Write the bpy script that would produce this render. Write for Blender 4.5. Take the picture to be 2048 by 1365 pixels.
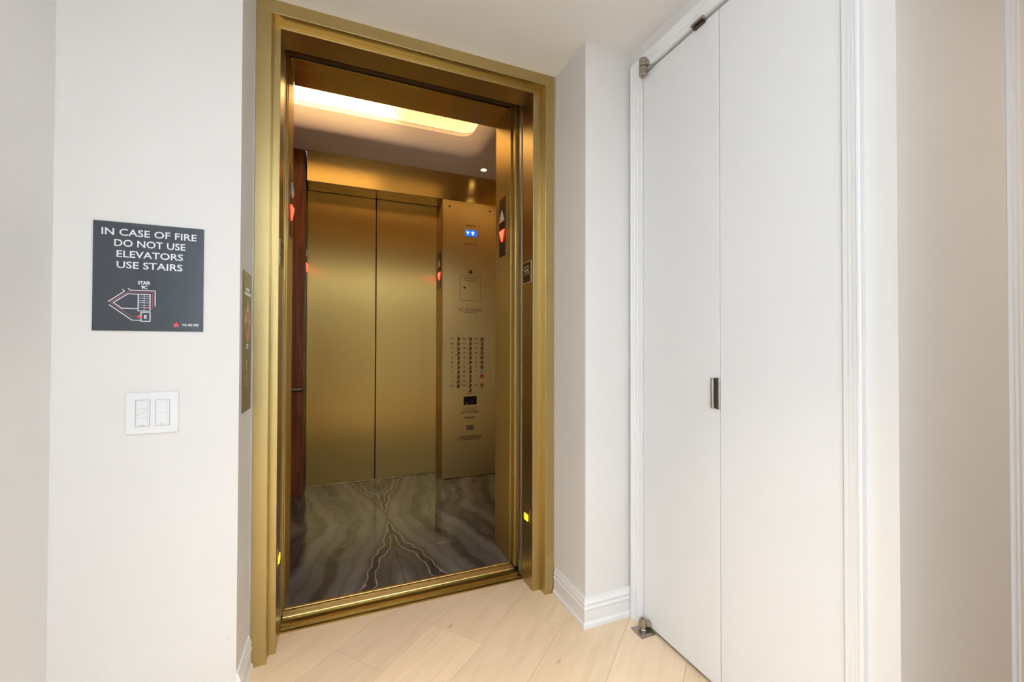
import bpy, bmesh, math, random
from mathutils import Vector, Matrix
random.seed(7)
R = math.radians
for o in list(bpy.data.objects): bpy.data.objects.remove(o, do_unlink=True)
scene = bpy.context.scene
C = scene.collection

# ------------------------------------------------------------------ camera
CAM_H = 1.1591
yaw, pitch, roll = R(22.3883), R(0.6642), R(0.1473)
fwd = Vector((math.sin(yaw)*math.cos(pitch), math.cos(yaw)*math.cos(pitch), math.sin(pitch)))
rgt0 = Vector((math.cos(yaw), -math.sin(yaw), 0)); up0 = rgt0.cross(fwd)
rgt = math.cos(roll)*rgt0 + math.sin(roll)*up0
upv = -math.sin(roll)*rgt0 + math.cos(roll)*up0
cd = bpy.data.cameras.new('camera'); cd.sensor_width = 36.0; cd.sensor_fit = 'HORIZONTAL'
cd.lens = 842.1037*36.0/2048.0; cd.clip_start = 0.02; cd.clip_end = 60
cam = bpy.data.objects.new('camera', cd); C.objects.link(cam)
m3 = Matrix((rgt, upv, -fwd)).transposed()
cam.matrix_world = Matrix.Translation((0, 0, CAM_H)) @ m3.to_4x4()
scene.camera = cam

# ------------------------------------------------------------------ world, lights, exposure
w = bpy.data.worlds.new('world'); scene.world = w; w.use_nodes = True
w.node_tree.nodes['Background'].inputs[0].default_value = (0.75, 0.82, 0.95, 1)
w.node_tree.nodes['Background'].inputs[1].default_value = 0.4
scene.view_settings.view_transform = 'Standard'
scene.view_settings.look = 'None'
scene.view_settings.gamma = 1.0
scene.view_settings.use_curve_mapping = False
scene.view_settings.exposure = 0.06

def area(name, loc, target, sx, sy, power, col, shape='RECTANGLE', spread=180):
    l = bpy.data.lights.new(name, 'AREA'); l.shape = shape; l.size = sx; l.size_y = sy
    l.energy = power; l.color = col; l.spread = R(spread)
    o = bpy.data.objects.new(name, l); C.objects.link(o); o.location = loc
    d = Vector(target) - Vector(loc)
    o.rotation_euler = d.to_track_quat('-Z', 'Y').to_euler()
    return o
# cool fill light from an added tall window behind the camera
area('added_back_daylight', (-1.20, -2.66, 1.30), (-1.15, 0, 1.25), 0.52, 1.9, 3.5, (0.62, 0.80, 1.0))
# side fill from an added wide window, out of view on the left
area('added_bay_daylight', (-2.26, -0.95, 1.35), (0, -0.95, 1.30), 1.1, 1.7, 27, (0.60, 0.79, 1.0))
# unseen downlights added as warm fill for the hall
FILL_LAMPS = [(0.25, 0.60), (0.10, -1.75), (-1.5, -0.9)]
for hx, hy in FILL_LAMPS:
    area('added_downlight_beam', (hx, hy, 2.422), (hx, hy, 0), 0.16, 0.16, 5.4, (1.0, 0.84, 0.64), 'DISK', 70)
area('nook_fill_beam', (2.3, -0.5, 2.42), (2.3, -0.5, 0), 0.2, 0.2, 12, (1.0, 0.88, 0.74), 'DISK')  # unseen lamp added to lighten the wall right of the closet
# added fill light behind the camera, bounced off the ceiling
area('fill_uplight', (0.55, -1.3, 1.80), (0.55, -1.3, 3), 0.2, 0.2, 105, (0.62, 0.80, 1.0), 'DISK', 150)

# ------------------------------------------------------------------ materials
def newmat(name):
    m = bpy.data.materials.new(name); m.use_nodes = True
    nt = m.node_tree; b = nt.nodes['Principled BSDF']
    return m, nt, b
def N(nt, t, **kw):
    n = nt.nodes.new(t)
    for k, v in kw.items(): setattr(n, k, v)
    return n
def plain(name, col, rough=0.5, metal=0.0, noise=0.0, nscale=30, bump=0.0, bscale=200, spec=0.5, coat=0.0):
    m, nt, b = newmat(name)
    b.inputs['Base Color'].default_value = (*col, 1); b.inputs['Roughness'].default_value = rough
    b.inputs['Metallic'].default_value = metal; b.inputs['Specular IOR Level'].default_value = spec
    b.inputs['Coat Weight'].default_value = coat
    tc = N(nt, 'ShaderNodeTexCoord')
    if noise:
        n = N(nt, 'ShaderNodeTexNoise'); n.inputs['Scale'].default_value = nscale; n.inputs['Detail'].default_value = 4
        nt.links.new(tc.outputs['Object'], n.inputs['Vector'])
        r = N(nt, 'ShaderNodeMapRange'); r.inputs['To Min'].default_value = 1-noise; r.inputs['To Max'].default_value = 1+noise
        nt.links.new(n.outputs['Fac'], r.inputs['Value'])
        mx = N(nt, 'ShaderNodeVectorMath', operation='SCALE'); mx.inputs[0].default_value = col
        nt.links.new(r.outputs['Result'], mx.inputs['Scale']); nt.links.new(mx.outputs['Vector'], b.inputs['Base Color'])
    if bump:
        n2 = N(nt, 'ShaderNodeTexNoise'); n2.inputs['Scale'].default_value = bscale; n2.inputs['Detail'].default_value = 3
        nt.links.new(tc.outputs['Object'], n2.inputs['Vector'])
        bp = N(nt, 'ShaderNodeBump'); bp.inputs['Strength'].default_value = bump; bp.inputs['Distance'].default_value = 0.002
        nt.links.new(n2.outputs['Fac'], bp.inputs['Height']); nt.links.new(bp.outputs['Normal'], b.inputs['Normal'])
    return m
def glow(name, col, strength):
    m, nt, b = newmat(name)
    b.inputs['Base Color'].default_value = (*col, 1); b.inputs['Roughness'].default_value = 0.4
    b.inputs['Emission Color'].default_value = (*col, 1); b.inputs['Emission Strength'].default_value = strength
    return m
def brushed(name, col, rough, aniso=0.7, arot=0.0, grain=(250, 250, 3), gamp=0.08, tint=0.10, tdir=None, metal=1.0):
    m, nt, b = newmat(name)
    b.inputs['Metallic'].default_value = metal
    b.inputs['Anisotropic'].default_value = aniso; b.inputs['Anisotropic Rotation'].default_value = arot
    tc = N(nt, 'ShaderNodeNewGeometry')
    if tdir is None:          # brushed up and down: tangent runs level along the panel
        tg = N(nt, 'ShaderNodeVectorMath', operation='CROSS_PRODUCT'); tg.inputs[1].default_value = (0.05, 0.0, 1)
        nt.links.new(tc.outputs['Normal'], tg.inputs[0]); nt.links.new(tg.outputs['Vector'], b.inputs['Tangent'])
    else:
        tg = N(nt, 'ShaderNodeCombineXYZ')
        for i_ in range(3): tg.inputs[i_].default_value = tdir[i_]
        nt.links.new(tg.outputs['Vector'], b.inputs['Tangent'])
    mp = N(nt, 'ShaderNodeMapping'); mp.inputs['Scale'].default_value = grain
    nt.links.new(tc.outputs['Position'], mp.inputs['Vector'])
    n = N(nt, 'ShaderNodeTexNoise'); n.inputs['Scale'].default_value = 1.0; n.inputs['Detail'].default_value = 5
    nt.links.new(mp.outputs['Vector'], n.inputs['Vector'])
    r = N(nt, 'ShaderNodeMapRange'); r.inputs['To Min'].default_value = rough-gamp; r.inputs['To Max'].default_value = rough+gamp
    nt.links.new(n.outputs['Fac'], r.inputs['Value']); nt.links.new(r.outputs['Result'], b.inputs['Roughness'])
    r2 = N(nt, 'ShaderNodeMapRange'); r2.inputs['To Min'].default_value = 1-tint; r2.inputs['To Max'].default_value = 1+tint
    nt.links.new(n.outputs['Fac'], r2.inputs['Value'])
    mx = N(nt, 'ShaderNodeVectorMath', operation='SCALE'); mx.inputs[0].default_value = col
    nt.links.new(r2.outputs['Result'], mx.inputs['Scale']); nt.links.new(mx.outputs['Vector'], b.inputs['Base Color'])
    return m

M = {}
M['wall'] = plain('wall_paint', (0.82, 0.795, 0.765), 0.6, noise=0.012, nscale=3, bump=0.04, bscale=350, spec=0.3)
M['ceil'] = plain('ceiling_paint', (0.90, 0.885, 0.87), 0.8, noise=0.01, nscale=2, bump=0.03, bscale=300, spec=0.2)
M['trim'] = plain('white_trim_paint', (0.89, 0.888, 0.885), 0.35, noise=0.006, nscale=6)
M['door'] = plain('white_door_paint', (0.86, 0.855, 0.85), 0.42, noise=0.008, nscale=4, bump=0.02, bscale=400)
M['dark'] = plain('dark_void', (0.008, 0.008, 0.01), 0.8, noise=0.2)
M['frame'] = brushed('satin_gold_frame', (0.50, 0.385, 0.17), 0.35, 0.0, 0.0, (30, 30, 30), 0.008, 0.008)
M['brass'] = brushed('brushed_brass', (0.55, 0.365, 0.108), 0.36, 0.95, 0.0, (400, 400, 2), 0.012, 0.02, metal=0.80)
M['brassh'] = brushed('brushed_brass_across', (0.55, 0.385, 0.125), 0.27, 0.8, 0.0, (4, 400, 400), 0.012, 0.02, (0, 0.7, 0.7))
M['brassp'] = brushed('brushed_brass_panel', (0.64, 0.45, 0.17), 0.46, 1.0, 0.0, (400, 400, 2), 0.012, 0.02, metal=0.85)
M['sill'] = brushed('worn_brass_sill', (0.66, 0.46, 0.17), 0.30, 0.3, 0.0, (3, 300, 300), 0.10, 0.25)
M['silldark'] = brushed('dark_brass', (0.20, 0.16, 0.06), 0.32, 0.2, 0.0, (5, 90, 90), 0.12, 0.4)
M['bronze'] = plain('dark_bronze', (0.11, 0.085, 0.055), 0.38, 0.8, noise=0.1, nscale=60)
M['bronzeplate'] = plain('oiled_bronze_plate', (0.145, 0.115, 0.07), 0.42, 0.7, noise=0.1, nscale=60)
M['nickel'] = brushed('brushed_nickel', (0.40, 0.36, 0.31), 0.30, 0.4, 0.0, (300, 300, 8), 0.05, 0.08)
M['steel'] = plain('grey_steel_edge', (0.42, 0.41, 0.41), 0.35, 0.9, noise=0.05)
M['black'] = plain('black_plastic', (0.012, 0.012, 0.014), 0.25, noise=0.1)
M['sign'] = plain('slate_sign_face', (0.050, 0.058, 0.070), 0.22, noise=0.05, nscale=40)
M['white'] = plain('white_print', (0.82, 0.84, 0.88), 0.5, noise=0.01)
M['red'] = plain('red_print', (0.80, 0.06, 0.08), 0.5, noise=0.02)
M['darkred'] = plain('dull_red_print', (0.42, 0.10, 0.12), 0.5, noise=0.02)
M['orange'] = plain('copper_print', (0.62, 0.25, 0.12), 0.45, noise=0.05)
M['plastic'] = plain('white_switch_plastic', (0.86, 0.865, 0.88), 0.25, noise=0.005)
M['ink'] = plain('engraved_black_ink', (0.035, 0.024, 0.010), 0.6, noise=0.1)
M['inkpale'] = plain('engraved_brown_ink', (0.16, 0.10, 0.035), 0.5, 0.4, noise=0.1)
M['button'] = brushed('polished_bronze_button', (0.34, 0.23, 0.12), 0.16, 0.3, 0.0, (300, 300, 300), 0.03, 0.05)
M['buttonring'] = plain('dark_button_ring', (0.06, 0.04, 0.015), 0.35, 0.8, noise=0.1)
M['redbtn'] = glow('red_stop_button', (0.30, 0.010, 0.010), 0.25)
M['greybtn'] = plain('grey_alarm_button', (0.45, 0.40, 0.42), 0.35, 0.3, noise=0.05)
M['screen'] = glow('blue_screen', (0.005, 0.10, 0.72), 1.1)
M['screentxt'] = glow('screen_glyph', (0.75, 0.95, 1.0), 1.6)
M['screenrim'] = plain('grey_screen_rim', (0.35, 0.36, 0.40), 0.4, 0.5, noise=0.05)
M['redlamp'] = glow('red_lantern_lens', (1.0, 0.025, 0.010), 9.0)
M['redcore'] = glow('red_lantern_core', (1.0, 0.075, 0.045), 3.4)
M['greylamp'] = plain('milky_lantern_lens', (0.62, 0.57, 0.58), 0.25, noise=0.03)
M['yellow'] = glow('yellow_lamp_lens', (1.0, 0.66, 0.02), 1.3)
M['goldtxt'] = plain('pale_gold_lettering', (0.60, 0.44, 0.25), 0.4, 0.3, noise=0.05)
M['lanternplate'] = plain('black_bronze_plate', (0.022, 0.016, 0.012), 0.35, 0.3, noise=0.1)
M['lens'] = glow('downlight_lens', (1.0, 0.80, 0.45), 6.0)
M['halllens'] = glow('added_downlight_lens', (1.0, 0.88, 0.72), 8.0)
M['cabceil'] = plain('cab_ceiling_paint', (0.74, 0.66, 0.64), 0.55, noise=0.01, nscale=3)
M['greypad'] = plain('grey_speaker_pad', (0.16, 0.11, 0.08), 0.6, 0.3, noise=0.15, nscale=200)

# ribbed sill, oak, stone, mahogany, cove lamp
def oak():
    m, nt, b = newmat('pale_oak')
    oi = N(nt, 'ShaderNodeObjectInfo'); geo = N(nt, 'ShaderNodeNewGeometry')
    rot = N(nt, 'ShaderNodeVectorRotate', rotation_type='Z_AXIS'); rot.inputs['Angle'].default_value = R(-40)
    nt.links.new(geo.outputs['Position'], rot.inputs['Vector'])
    off = N(nt, 'ShaderNodeVectorMath', operation='SCALE'); off.inputs[0].default_value = (13.7, 5.1, 2.3)
    nt.links.new(oi.outputs['Random'], off.inputs['Scale'])
    add = N(nt, 'ShaderNodeVectorMath', operation='ADD')
    nt.links.new(rot.outputs['Vector'], add.inputs[0]); nt.links.new(off.outputs['Vector'], add.inputs[1])
    mp = N(nt, 'ShaderNodeMapping'); mp.inputs['Scale'].default_value = (2.2, 16, 16)
    nt.links.new(add.outputs['Vector'], mp.inputs['Vector'])
    n = N(nt, 'ShaderNodeTexNoise'); n.inputs['Scale'].default_value = 1.6; n.inputs['Detail'].default_value = 7; n.inputs['Distortion'].default_value = 1.2
    nt.links.new(mp.outputs['Vector'], n.inputs['Vector'])
    cr = N(nt, 'ShaderNodeValToRGB')
    cr.color_ramp.elements[0].position = 0.30; cr.color_ramp.elements[0].color = (0.79, 0.60, 0.40, 1)
    cr.color_ramp.elements[1].position = 0.66; cr.color_ramp.elements[1].color = (0.86, 0.675, 0.47, 1)
    nt.links.new(n.outputs['Fac'], cr.inputs['Fac'])
    # knots
    mk = N(nt, 'ShaderNodeMapping'); mk.inputs['Scale'].default_value = (3.0, 7.0, 7.0)
    nt.links.new(add.outputs['Vector'], mk.inputs['Vector'])
    vo = N(nt, 'ShaderNodeTexVoronoi'); vo.inputs['Scale'].default_value = 1.15; nt.links.new(mk.outputs['Vector'], vo.inputs['Vector'])
    kr = N(nt, 'ShaderNodeValToRGB'); kr.color_ramp.elements[0].position = 0.0; kr.color_ramp.elements[0].color = (0.42, 0.36, 0.32, 1)
    kr.color_ramp.elements[1].position = 0.075; kr.color_ramp.elements[1].color = (1, 1, 1, 1)
    nt.links.new(vo.outputs['Distance'], kr.inputs['Fac'])
    mul = N(nt, 'ShaderNodeMixRGB', blend_type='MULTIPLY'); mul.inputs[0].default_value = 0.9
    nt.links.new(cr.outputs['Color'], mul.inputs[1]); nt.links.new(kr.outputs['Color'], mul.inputs[2])
    sc = N(nt, 'ShaderNodeVectorMath', operation='MULTIPLY'); nt.links.new(mul.outputs['Color'], sc.inputs[0]); nt.links.new(oi.outputs['Color'], sc.inputs[1])
    nt.links.new(sc.outputs['Vector'], b.inputs['Base Color'])
    b.inputs['Roughness'].default_value = 0.48
    bp = N(nt, 'ShaderNodeBump'); bp.inputs['Strength'].default_value = 0.08; bp.inputs['Distance'].default_value = 0.002
    nt.links.new(n.outputs['Fac'], bp.inputs['Height']); nt.links.new(bp.outputs['Normal'], b.inputs['Normal'])
    return m
M['oak'] = oak()

def stone():
    m, nt, b = newmat('book_matched_grey_onyx')
    geo = N(nt, 'ShaderNodeNewGeometry')
    def math_(op, a, b_=None, c=None):
        n = N(nt, 'ShaderNodeMath', operation=op)
        for i, v in enumerate((a, b_, c)):
            if v is None: continue
            if isinstance(v, (int, float)): n.inputs[i].default_value = v
            else: nt.links.new(v, n.inputs[i])
        return n.outputs[0]
    sp = N(nt, 'ShaderNodeSeparateXYZ'); nt.links.new(geo.outputs['Position'], sp.inputs[0])
    dx = math_('ABSOLUTE', math_('SUBTRACT', sp.outputs[0], 0.31))
    dy = math_('ABSOLUTE', math_('SUBTRACT', sp.outputs[1], 2.967))
    cv = N(nt, 'ShaderNodeCombineXYZ'); nt.links.new(dx, cv.inputs[0]); nt.links.new(dy, cv.inputs[1])
    def noise(scale, detail, vec, rough=0.5):
        n = N(nt, 'ShaderNodeTexNoise'); n.inputs['Scale'].default_value = scale; n.inputs['Detail'].default_value = detail
        n.inputs['Roughness'].default_value = rough; nt.links.new(vec, n.inputs['Vector']); return n.outputs['Fac']
    n1 = noise(3.4, 2, cv.outputs[0]); n2 = noise(17, 4, cv.outputs[0], 0.6)
    warp = math_('ADD', math_('MULTIPLY', math_('SUBTRACT', n1, 0.5), 0.16), math_('MULTIPLY', math_('SUBTRACT', n2, 0.5), 0.022))
    t = math_('ADD', math_('SUBTRACT', dx, math_('MULTIPLY', dy, 0.27)), warp)
    # broad wavy bands
    def sine(freq, ph): return math_('SINE', math_('ADD', math_('MULTIPLY', t, freq), ph))
    b1 = sine(24, 0.4); b2 = sine(57, 1.1); b3 = sine(150, 0.3)
    v = math_('ADD', math_('MULTIPLY', b1, 0.20), math_('ADD', math_('MULTIPLY', b2, 0.12), math_('MULTIPLY', b3, 0.04)))
    v = math_('ADD', math_('ADD', v, 0.56), math_('MULTIPLY', math_('SUBTRACT', noise(5, 5, cv.outputs[0]), 0.5), 0.5))
    cr = N(nt, 'ShaderNodeValToRGB'); e = cr.color_ramp.elements
    e[0].position = 0.15; e[0].color = (0.028, 0.023, 0.021, 1)
    e[1].position = 0.85; e[1].color = (0.175, 0.155, 0.145, 1)
    x = e.new(0.42); x.color = (0.080, 0.070, 0.067, 1)
    nt.links.new(v, cr.inputs['Fac'])
    # pale crystalline veins
    def vein(t0, wd):
        d = math_('ABSOLUTE', math_('SUBTRACT', t, t0))
        return math_('SUBTRACT', 1.0, math_('MINIMUM', 1.0, math_('DIVIDE', d, wd)))
    ve = math_('MAXIMUM', vein(-0.075, 0.0045), math_('MAXIMUM', vein(-0.035, 0.0045), math_('MULTIPLY', vein(0.035, 0.003), 0.4)))
    mix = N(nt, 'ShaderNodeMixRGB'); nt.links.new(math_('MULTIPLY', ve, 0.75), mix.inputs[0])
    nt.links.new(cr.outputs['Color'], mix.inputs[1]); mix.inputs[2].default_value = (0.50, 0.45, 0.40, 1)
    nt.links.new(mix.outputs['Color'], b.inputs['Base Color'])
    b.inputs['Roughness'].default_value = 0.08; b.inputs['Specular IOR Level'].default_value = 0.42
    return m
M['stone'] = stone()
def mahogany():
    m, nt, b = newmat('red_mahogany')
    geo = N(nt, 'ShaderNodeNewGeometry'); mp = N(nt, 'ShaderNodeMapping'); mp.inputs['Scale'].default_value = (14, 14, 1.2)
    nt.links.new(geo.outputs['Position'], mp.inputs['Vector'])
    n = N(nt, 'ShaderNodeTexNoise'); n.inputs['Scale'].default_value = 2.0; n.inputs['Detail'].default_value = 6; n.inputs['Distortion'].default_value = 1.0
    nt.links.new(mp.outputs['Vector'], n.inputs['Vector'])
    cr = N(nt, 'ShaderNodeValToRGB'); cr.color_ramp.elements[0].position = 0.3; cr.color_ramp.elements[0].color = (0.10, 0.022, 0.006, 1)
    cr.color_ramp.elements[1].position = 0.75; cr.color_ramp.elements[1].color = (0.30, 0.085, 0.022, 1)
    nt.links.new(n.outputs['Fac'], cr.inputs['Fac']); nt.links.new(cr.outputs['Color'], b.inputs['Base Color'])
    b.inputs['Roughness'].default_value = 0.35; b.inputs['Specular IOR Level'].default_value = 0.25
    return m
M['mahogany'] = mahogany()
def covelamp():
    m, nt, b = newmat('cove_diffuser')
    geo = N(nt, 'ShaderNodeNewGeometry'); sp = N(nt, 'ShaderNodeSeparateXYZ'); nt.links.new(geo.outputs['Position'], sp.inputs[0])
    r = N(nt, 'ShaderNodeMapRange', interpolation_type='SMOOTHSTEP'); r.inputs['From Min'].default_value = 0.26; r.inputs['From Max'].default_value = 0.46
    r.inputs['To Min'].default_value = 4.6; r.inputs['To Max'].default_value = 1.3  # fall-off of the glow to the right is put into the emission
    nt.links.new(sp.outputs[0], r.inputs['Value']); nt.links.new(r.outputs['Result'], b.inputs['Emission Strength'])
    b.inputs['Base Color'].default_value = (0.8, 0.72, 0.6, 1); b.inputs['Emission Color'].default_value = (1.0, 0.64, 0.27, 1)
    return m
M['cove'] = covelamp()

# ------------------------------------------------------------------ mesh helpers
def link(name, verts, faces, mat, parent=None, org=None, smooth=False):
    """verts in world coordinates; org = world origin of the root it hangs from"""
    if org is None:
        if parent is not None: org = Vector(parent['_o'])
        else:
            xs = [v[0] for v in verts]; ys = [v[1] for v in verts]; zs = [v[2] for v in verts]
            org = Vector(((min(xs)+max(xs))/2, (min(ys)+max(ys))/2, min(zs)))
    org = Vector(org)
    me = bpy.data.meshes.new(name)
    me.from_pydata([tuple(Vector(v)-org) for v in verts], [], faces)
    bm = bmesh.new(); bm.from_mesh(me); bmesh.ops.recalc_face_normals(bm, faces=bm.faces); bm.to_mesh(me); bm.free()
    me.materials.append(M[mat] if isinstance(mat, str) else mat)
    if smooth:
        for p in me.polygons: p.use_smooth = True
    o = bpy.data.objects.new(name, me); C.objects.link(o)
    if parent is not None: o.parent = parent
    else: o.location = org
    o['_o'] = tuple(org)
    return o
def thing(name, label, cat, loc, group=None):
    o = bpy.data.objects.new(name, None); C.objects.link(o); o.location = loc; o.empty_display_size = 0.05
    o['label'] = label; o['category'] = cat; o['_o'] = tuple(loc)
    if group: o['group'] = group
    return o
def tag(o, label, cat, group=None):
    o['label'] = label; o['category'] = cat
    if group: o['group'] = group
    return o
def struct(o, label=None):
    o['kind'] = 'structure'
    if label: o['label'] = label
    return o
def boxdata(x0, x1, y0, y1, z0, z1, bev=0.0, seg=2):
    if bev <= 0:
        v = [(x0,y0,z0),(x1,y0,z0),(x1,y1,z0),(x0,y1,z0),(x0,y0,z1),(x1,y0,z1),(x1,y1,z1),(x0,y1,z1)]
        f = [(0,3,2,1),(4,5,6,7),(0,1,5,4),(1,2,6,5),(2,3,7,6),(3,0,4,7)]
        return v, f
    bm = bmesh.new(); bmesh.ops.create_cube(bm, size=1)
    for q in bm.verts: q.co = Vector(((x0+x1)/2+q.co.x*(x1-x0), (y0+y1)/2+q.co.y*(y1-y0), (z0+z1)/2+q.co.z*(z1-z0)))
    bmesh.ops.bevel(bm, geom=list(bm.edges), offset=bev, segments=seg, affect='EDGES', profile=0.5)
    bm.verts.ensure_lookup_table()
    v = [tuple(q.co) for q in bm.verts]; idx = {q: i for i, q in enumerate(bm.verts)}
    f = [tuple(idx[q] for q in fc.verts) for fc in bm.faces]; bm.free()
    return v, f
def box(name, x0, x1, y0, y1, z0, z1, mat, parent=None, bev=0.0, org=None):
    v, f = boxdata(x0, x1, y0, y1, z0, z1, bev); return link(name, v, f, mat, parent, org)
def merge(*parts):
    V, F = [], []
    for v, f in parts:
        n = len(V); V += list(v); F += [tuple(i+n for i in q) for q in f]
    return V, F
def lathe(profile, axis_o, axis_d, seg=24):
    """profile: (radius, along) list; closed at ends by zero radius or caps"""
    d = Vector(axis_d).normalized(); a = d.orthogonal().normalized(); b = d.cross(a); o = Vector(axis_o)
    V, F = [], []
    for r_, h in profile:
        for k in range(seg):
            t = 2*math.pi*k/seg; V.append(tuple(o + d*h + (a*math.cos(t)+b*math.sin(t))*r_))
    for i in range(len(profile)-1):
        for k in range(seg):
            k2 = (k+1) % seg; F.append((i*seg+k, i*seg+k2, (i+1)*seg+k2, (i+1)*seg+k))
    F.append(tuple(range(seg))[::-1]); F.append(tuple((len(profile)-1)*seg+k for k in range(seg)))
    return V, F
def prism(poly, fn, d0, d1):
    """2D polygon (CCW), fn(a,b,d)->world"""
    n = len(poly)
    V = [fn(a, b, d0) for a, b in poly] + [fn(a, b, d1) for a, b in poly]
    F = [tuple(range(n))[::-1], tuple(range(n, 2*n))] + [(i, (i+1) % n, n+(i+1) % n, n+i) for i in range(n)]
    return V, F
def sweep(path, prof, closed=False):
    """path: list of (x,y); prof: (t,z): t = offset to the right-hand side normal of travel; mitred"""
    n = len(path); V, F = [], []
    P = [Vector((p[0], p[1])) for p in path]
    for i in range(n):
        d0 = (P[i]-P[i-1]).normalized() if i > 0 else (P[1]-P[0]).normalized()
        d1 = (P[i+1]-P[i]).normalized() if i < n-1 else d0
        n0 = Vector((d0.y, -d0.x)); n1 = Vector((d1.y, -d1.x))
        mi = (n0+n1); mi = mi / max(1e-6, mi.dot(n0))
        for t, z in prof: V.append((P[i].x+mi.x*t, P[i].y+mi.y*t, z))
    k = len(prof)
    for i in range(n-1):
        for j in range(k):
            j2 = (j+1) % k; F.append((i*k+j, (i+1)*k+j, (i+1)*k+j2, i*k+j2))
    F.append(tuple(range(k))); F.append(tuple((n-1)*k+j for j in range(k))[::-1])
    return V, F
# planes for flat writing: a runs to the viewer's right, b = z, d = proud of the plane
def planeY(y): return lambda a, b, d: (a, y-d, b)             # faces -Y, a = X
def planeXm(x): return lambda a, b, d: (x-d, -a, b)           # faces -X, a = -Y
def planeXp(x): return lambda a, b, d: (x+d, a, b)            # faces +X, a = Y
def text_mesh(s, weight=0.0):
    cu = bpy.data.curves.new('t', 'FONT'); cu.body = s; cu.size = 1; cu.offset = weight; cu.resolution_u = 3
    ob = bpy.data.objects.new('t', cu); C.objects.link(ob)
    dg = bpy.context.evaluated_depsgraph_get(); dg.update()
    me = bpy.data.meshes.new_from_object(ob.evaluated_get(dg))
    V = [tuple(v.co) for v in me.vertices]; F = [tuple(p.vertices) for p in me.polygons]
    bpy.data.objects.remove(ob, do_unlink=True); bpy.data.curves.remove(cu); bpy.data.meshes.remove(me)
    return V, F
_tc = {}
def letter(s, fn, a0, a1, b0, b1, mat, parent, name='lettering', d=0.0006, weight=0.0, keep=False):
    key = (s, weight)
    if key not in _tc: _tc[key] = text_mesh(s, weight)
    V, F = _tc[key]
    xs = [v[0] for v in V]; ys = [v[1] for v in V]; X0, X1, Y0, Y1 = min(xs), max(xs), min(ys), max(ys)
    W = [fn(a0+(v[0]-X0)/(X1-X0)*(a1-a0), b0+(v[1]-Y0)/(Y1-Y0)*(b1-b0), d) for v in V]
    return link(name, W, F, mat, parent)
def stroke(pts, wd, fn, d0=0.0, d1=0.0008):
    out = []
    for (a0, b0), (a1, b1) in zip(pts[:-1], pts[1:]):
        dv = Vector((a1-a0, b1-b0)); L = dv.length; dv /= L; nv = Vector((-dv.y, dv.x))*wd/2
        e = dv*wd*0.45
        q = [(a0-e.x+nv.x, b0-e.y+nv.y), (a0-e.x-nv.x, b0-e.y-nv.y), (a1+e.x-nv.x, b1+e.y-nv.y), (a1+e.x+nv.x, b1+e.y+nv.y)]
        out.append(prism(q, fn, d0, d1))
    return merge(*out)
def finetype(fn, a0, a1, rows, rowh, mat, parent, seedv, d=0.0005, name='fine_print'):
    """rows of tiny engraved type too small to read: little word-length strokes"""
    rg = random.Random(seedv); out = []
    for b, fa, fb in rows:
        a = a0+(a1-a0)*fa; end = a0+(a1-a0)*fb
        while a < end:
            wl = rg.uniform(0.006, 0.020); wl = min(wl, end-a)
            out.append(prism([(a, b), (a+wl, b), (a+wl, b+rowh), (a, b+rowh)], fn, 0, d)); a += wl+0.003
    v, f = merge(*out); return link(name, v, f, mat, parent)

# ------------------------------------------------------------------ key dimensions (metres)
ZC = 2.44                       # hall ceiling
XLO, XRO = -0.2857, 0.943       # elevator frame, outer
YE = 1.763                      # elevator frame face
XP, YP = 0.9495, 1.5035         # pillar corner
XC = 1.182                      # closet wall plane
XR = -0.292                     # return wall left of the elevator
YS = 1.571                      # wall with the fire sign
XW = -0.739                     # left wall
YR = 0.553                      # wall right of the closet
OL, OR_ = -0.2115, 0.853        # clear opening
CX0, CX1 = -0.745, 1.335        # cab interior sides
ZCAB = 2.675
YB = 3.600                      # face of the rear returns
YD = 3.835                      # rear doors

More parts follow.
